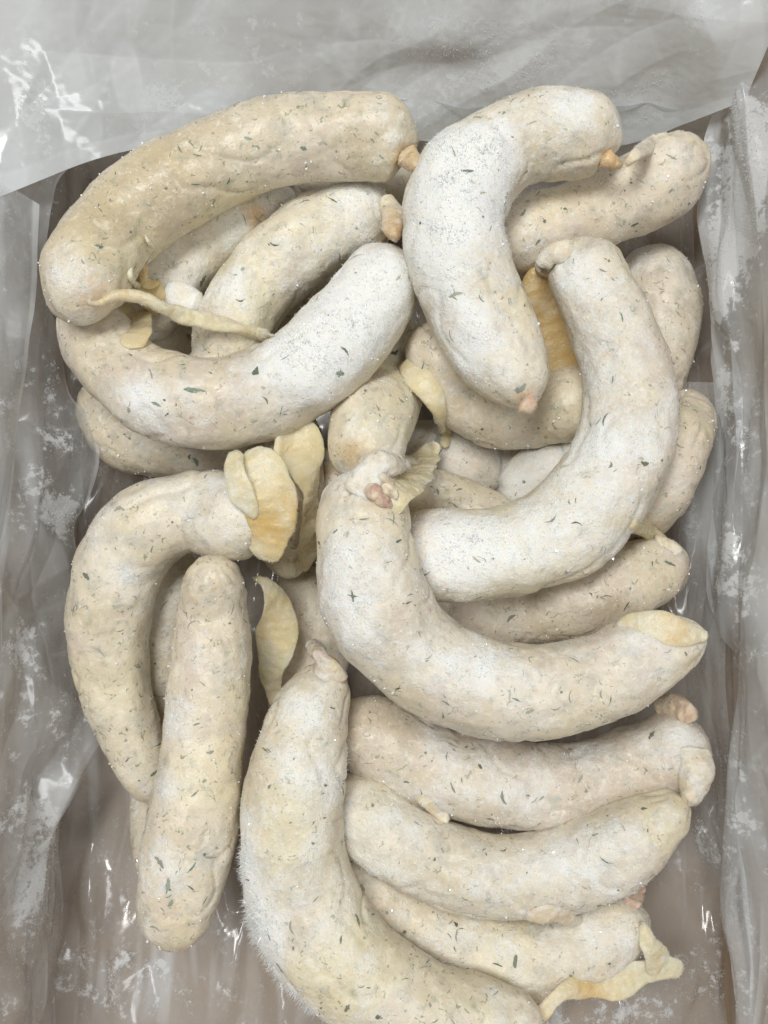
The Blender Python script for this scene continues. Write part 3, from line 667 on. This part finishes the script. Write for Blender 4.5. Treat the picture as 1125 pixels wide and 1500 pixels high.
# ------------------------------------------------------------------ plastic liner
liner = empty('plastic_liner', (0, -.03, .002), 'crumpled translucent plastic bag lining the cardboard box', 'plastic bag')
def film(name, ctrl, nu, nv, mat, wr=.002, crease=.0015, stretch=(1, 1, 1), frosts=(), base=.0, seed=0, world=False, fuzz=0, hem=None):
    """ctrl: rows of control points, each (px, py, z) or world xyz"""
    r = np.random.default_rng(seed + 900)
    nu, nv = int(nu * 1.35), int(nv * 1.35); fuzz = int(fuzz * .6)
    C_ = np.array([[(p if world else P(*p)) for p in row] for row in ctrl], float)
    a = np.array([spline(row, np.linspace(0, 1, nv))[0] for row in C_])            # rows x nv
    g = np.stack([spline(a[:, j], np.linspace(0, 1, nu))[0] for j in range(nv)], 1)   # nu x nv
    n = grid_normals(g, False)
    q = g * np.array(stretch); o_ = np.array([seed * 3.1, seed * 1.7, 0])
    qw = q + .006 * np.stack([noise(q * 25 + o_), noise(q * 25 + o_ + 5), noise(q * 25 + o_ + 11)], -1)
    d = wr * noise(q * 16 + o_); cre = np.zeros(g.shape[:2])
    for j in range(13):                                  # sharp straight fold lines crossing at random angles
        kv = r.normal(size=3); kv /= np.linalg.norm(kv); fq = r.uniform(9, 26) if j < 6 else r.uniform(26, 52)
        ph_ = qw @ kv * fq + r.uniform(0, 9); tri_ = np.abs((ph_ % 1) - .5) * 2
        msk = sstep(noise(q * 20 + o_ + j * 3.3), -.05, .35)
        d += crease * (28 / fq) * (tri_ - .5) * msk
        ridge = np.clip(1 - np.minimum(tri_, 1 - tri_) / fq / .0011 * 1.0, 0, 1) if False else np.exp(-((np.minimum(tri_, 1 - tri_) / (2 * fq)) / .0006) ** 2)
        cre = np.maximum(cre, ridge * msk * r.uniform(.0, .5) ** 1.5)
    cre *= np.clip(.6 + noise(g * 60 + o_), 0, 1)
    scuff_sheen = sstep(noise(qw * np.array([110, 26, 40]) + o_ + 2), .05, .55) * sstep(noise(g * 17 + o_ + 7), -.2, .35)  # milky scuff streaks that also paint soft highlights into the film
    cre = np.maximum(cre, scuff_sheen * .8)
    if hem:                                              # doubled hem along the free edges
        vv_ = np.linspace(0, 1, nv)[None, :] * np.ones((nu, 1)); uu_ = np.linspace(0, 1, nu)[:, None] * np.ones((1, nv))
        for side, wd_, am in hem:
            t_ = {'v0': vv_, 'v1': 1 - vv_, 'u0': uu_, 'u1': 1 - uu_}[side]
            cre = np.maximum(cre, am * sstep(-t_, -wd_, -wd_ * .55))
    d += .00010 * noise(g * 300)
    g = g + n * d[..., None]
    if not world or True: g[..., 2] = np.maximum(g[..., 2], .0012)
    fr = np.full(g.shape[:2], base + .13)
    for px, py, rx, ry, v in frosts:
        # nearest point of this film to the line of sight
        dd = ray(px, py); dd = dd / np.linalg.norm(dd); qv = g - CAM; t = qv @ dd
        off = np.linalg.norm(qv - t[..., None] * dd, axis=2); k = np.unravel_index(np.argmin(off), off.shape); p = g[k]
        s = depth(p) / FPX
        fr += .72 * v * np.exp(-1.1 * (((g[..., 0] - p[0]) / (rx * s)) ** 2 + (((g[..., 1] - p[1]) ** 2 + (g[..., 2] - p[2]) ** 2) / (ry * s) ** 2)))
    fr = fr + .42 * fbm(g * 95 + o_ + 1, 3, .65)
    o = mesh(name, g.reshape(-1, 3), [grid_faces(nu, nv, False)], mat, liner, dict(frost=fr.ravel(), crease=cre.ravel(), cloud=(.16 * fbm(g * 22 + o_ + 3)).ravel()))
    if fuzz:
        w = np.clip(fr - .32, 0, 1).ravel() ** 1.5; idx = r.choice(nu * nv, fuzz, p=w / w.sum())
        nn = grid_normals(g, False).reshape(-1, 3)[idx]; vv = CAM - g.reshape(-1, 3)[idx]
        nn = nn * np.sign((nn * vv).sum(1))[:, None]
        jit = r.normal(size=(fuzz, 3)) * .0016; jit -= nn * (jit * nn).sum(1)[:, None]
        needles('frost_crystals', g.reshape(-1, 3)[idx] + jit, nn, r.uniform(.0002, .0009, fuzz), r.uniform(.0001, .0003, fuzz), M_F, o, r)
    return o
XW = .168
film('film_floor', [[(-.16,-.25,.003),(-.05,-.25,.003),(.05,-.25,.003),(.16,-.25,.003)], [(-.155,-.1,.003),(-.05,-.1,.003),(.05,-.1,.003),(.155,-.1,.003)], [(-.155,.05,.003),(-.05,.05,.003),(.05,.05,.003),(.155,.05,.003)], [(-.155,.19,.003),(-.05,.19,.003),(.05,.19,.003),(.155,.19,.003)]],
     260, 190, M_FILM_FLOOR, wr=.004, crease=.006, stretch=(1.5, .55, 1), world=True, seed=1, fuzz=3500,
     frosts=[(130,1430,70,70,.22),(280,1460,120,60,.18),(960,1460,90,60,.26),(1040,1440,60,80,.25),(880,1490,80,40,.2),(200,1380,60,60,.12)])
film('film_wall', [[(-.166,-.25,.145),(-.164,-.1,.145),(-.164,.05,.145),(-.164,.20,.145)], [(-.160,-.25,.07),(-.157,-.1,.07),(-.157,.05,.07),(-.158,.19,.07)], [(-.150,-.25,.006),(-.147,-.1,.006),(-.147,.05,.006),(-.148,.18,.006)]],
     130, 280, M_LEFT, wr=.004, crease=.0045, stretch=(1, .5, 1.2), world=True, seed=2, fuzz=2500,
     frosts=[(20,330,40,60,.3),(60,1200,40,120,.3),(40,1330,40,80,.3)])
film('film_wall', [[(.166,-.25,.145),(.164,-.1,.145),(.164,.05,.145),(.164,.20,.145)], [(.164,-.25,.07),(.161,-.1,.07),(.161,.05,.07),(.161,.19,.07)], [(.158,-.25,.006),(.156,-.1,.006),(.156,.05,.006),(.156,.18,.006)]],
     130, 280, M_FILM, wr=.003, crease=.0045, stretch=(1, .4, 1.2), world=True, seed=3, fuzz=2500,
     frosts=[(1100,700,50,120,.25),(1100,900,40,60,.35),(1100,1200,40,200,.2)])
film('film_wall', [[(-110,-130,.122),(200,-110,.120),(560,-110,.118),(900,-110,.120),(1200,-130,.122)], [(-60,90,.108),(200,60,.094),(560,60,.084),(900,60,.084),(1140,30,.104)], [(-24,297,.092),(200,220,.074),(560,195,.048),(900,210,.038),(1090,150,.078)]],
     200, 300, M_FILM_FAR, wr=.0055, crease=.0022, stretch=(.7, .7, .7), seed=4, hem=[('u1',.09,.55)], fuzz=5000,
     frosts=[(200,190,26,60,.5),(60,180,26,100,.42),(250,150,20,40,.35),(780,80,130,50,.32),(650,150,130,50,.35),(700,50,120,60,.28),(960,140,60,40,.40),(420,60,160,70,.12),(1020,20,60,20,.35),(900,175,80,24,.42)])
film('film_wall', [[(-.15,.186,.075),(-.05,.186,.07),(.05,.184,.06),(.15,.182,.06)], [(-.15,.184,.03),(-.05,.184,.03),(.05,.182,.03),(.15,.180,.03)], [(-.15,.180,.004),(-.05,.180,.004),(.05,.178,.004),(.15,.176,.004)]],
     70, 220, M_FILM_FAR, wr=.002, crease=.002, stretch=(1, 1, .6), world=True, seed=5)
# loose folds of the bag
film('film_fold', [[(-20,165,.092),(60,190,.078),(150,212,.058)], [(-20,240,.094),(30,258,.084),(78,280,.070)], [(-20,400,.088),(30,410,.078),(60,420,.064)], [(-20,530,.084),(36,530,.070),(86,545,.054)], [(-20,640,.082),(60,640,.062),(140,640,.044)], [(-20,720,.082),(60,720,.062),(134,724,.044)],
     [(-20,795,.082),(50,788,.064),(106,780,.046)], [(-20,900,.082),(40,895,.064),(102,885,.046)], [(-20,1000,.082),(60,1000,.060),(122,1000,.040)], [(-20,1060,.080),(70,1060,.056),(143,1055,.034)], [(-20,1150,.080),(60,1150,.056),(120,1155,.034)], [(-20,1300,.080),(44,1300,.056),(84,1305,.034)], [(-20,1530,.080),(28,1530,.056),(56,1535,.034)]],
     300, 110, M_LEFT, wr=.004, crease=.0042, stretch=(1, .6, 1), seed=6, hem=[('v1',.045,.5)], fuzz=3500,
     frosts=[(70,570,40,40,.35),(90,640,40,40,.3),(70,730,50,50,.55),(95,760,30,30,.5),(40,1190,50,50,.5),(60,1250,30,50,.6),(40,1340,30,60,.6),(30,960,30,60,.5),(100,1060,40,60,.3)])
film('film_fold', [[(-25,255,.100),(20,275,.095),(58,300,.088)], [(-25,420,.098),(15,425,.092),(50,425,.084)], [(-25,560,.096),(10,560,.090),(38,560,.080)], [(-25,680,.094),(2,680,.088),(20,680,.078)], [(-25,850,.092),(-6,850,.086),(6,850,.078)], [(-25,1000,.092),(-12,1000,.088),(-2,1000,.08)]],
     180, 50, M_LEFT, wr=.0012, crease=.0016, stretch=(1, .5, 1), seed=7, hem=[('v1',.16,.9)], frosts=[(20,620,20,80,.3)])
film('film_fold', [[(1085,50,.070),(1110,50,.080),(1130,45,.088),(1165,40,.094)], [(1040,150,.060),(1075,150,.072),(1110,140,.080),(1160,130,.090)], [(1018,300,.050),(1052,300,.062),(1085,300,.070),(1160,300,.088)], [(1026,400,.046),(1050,400,.060),(1078,400,.066),(1160,400,.086)], [(1042,520,.044),(1064,520,.060),(1090,520,.064),(1160,520,.086)], [(1056,640,.042),(1072,640,.058),(1096,640,.062),(1160,640,.086)], [(1048,770,.040),(1068,770,.058),(1094,770,.062),(1160,770,.086)],
     [(1050,880,.040),(1068,880,.056),(1098,880,.064),(1160,880,.086)], [(1080,965,.044),(1092,965,.056),(1108,965,.066),(1160,965,.086)], [(1074,1080,.040),(1090,1080,.058),(1106,1080,.064),(1160,1080,.086)], [(1068,1200,.038),(1086,1200,.056),(1104,1200,.062),(1160,1200,.086)], [(1060,1310,.036),(1080,1310,.056),(1104,1310,.060),(1160,1310,.086)], [(1068,1420,.036),(1090,1420,.056),(1112,1420,.060),(1160,1420,.086)], [(1080,1540,.036),(1100,1540,.056),(1120,1540,.060),(1160,1540,.086)]],
     320, 130, M_FOLD, wr=.0022, crease=.0052, stretch=(1.2, .35, 1), seed=8, hem=[('v0',.16,.8)], fuzz=6000,
     frosts=[(1095,225,50,85,1.05),(1075,165,50,28,.8),(1050,360,30,60,.7),(1050,440,30,60,.6),(1085,340,20,70,.7),(1070,560,30,40,.35),(1070,640,25,50,.4),(1060,810,20,80,.5),(1090,880,30,60,.35),(1070,1170,25,80,.4),(1070,1290,25,80,.45),(1085,1420,40,80,.4)])
film('film_fold', [[(985,560,.03),(1010,560,.035),(1045,560,.05)], [(990,760,.02),(1010,760,.03),(1050,760,.048)], [(1000,900,.016),(1020,900,.028),(1055,900,.046)], [(1010,1050,.012),(1030,1050,.026),(1070,1050,.044)], [(1010,1200,.010),(1035,1200,.026),(1068,1200,.042)], [(1030,1300,.010),(1045,1300,.026),(1064,1300,.040)]],
     200, 60, M_FILM_FLOOR, wr=.002, crease=.0035, stretch=(1.2, .4, 1), seed=9, fuzz=800, frosts=[(1030,1240,25,50,.5),(1010,760,20,60,.35)])

# ------------------------------------------------------------------ cardboard box
box = empty('cardboard_box', (0, -.03, 0), 'brown cardboard box showing dimly through its plastic liner', 'box')
def panel(name, lo, hi, mat=None):
    lo, hi = np.array(lo), np.array(hi); b = .0012
    v, f = [], []
    cs = [(x, y, z) for x in (0, 1) for y in (0, 1) for z in (0, 1)]
    v = np.array([lo + (hi - lo) * np.array(q) for q in cs])
    f = np.array([[0,1,3,2],[4,6,7,5],[0,4,5,1],[2,3,7,6],[0,2,6,4],[1,5,7,3]])
    o = mesh(name, v, [f], mat or M_CARD, box, smooth=False)
    bv = o.modifiers.new('bevel', 'BEVEL'); bv.width = b; bv.segments = 2
    return o
H = .152
panel('floor_panel', (-XW, -.262, -.004), (XW, .246, 0), M_DAMP_SHADE)
panel('side_panel', (-XW - .004, -.262, -.004), (-XW - .0002, .246, H))
panel('side_panel', (XW + .0002, -.262, -.004), (XW + .004, .246, H))
panel('end_panel', (-XW - .004, .2462, -.004), (XW + .004, .2502, H))
panel('end_panel', (-XW - .004, -.2662, -.004), (XW + .004, -.2622, H))
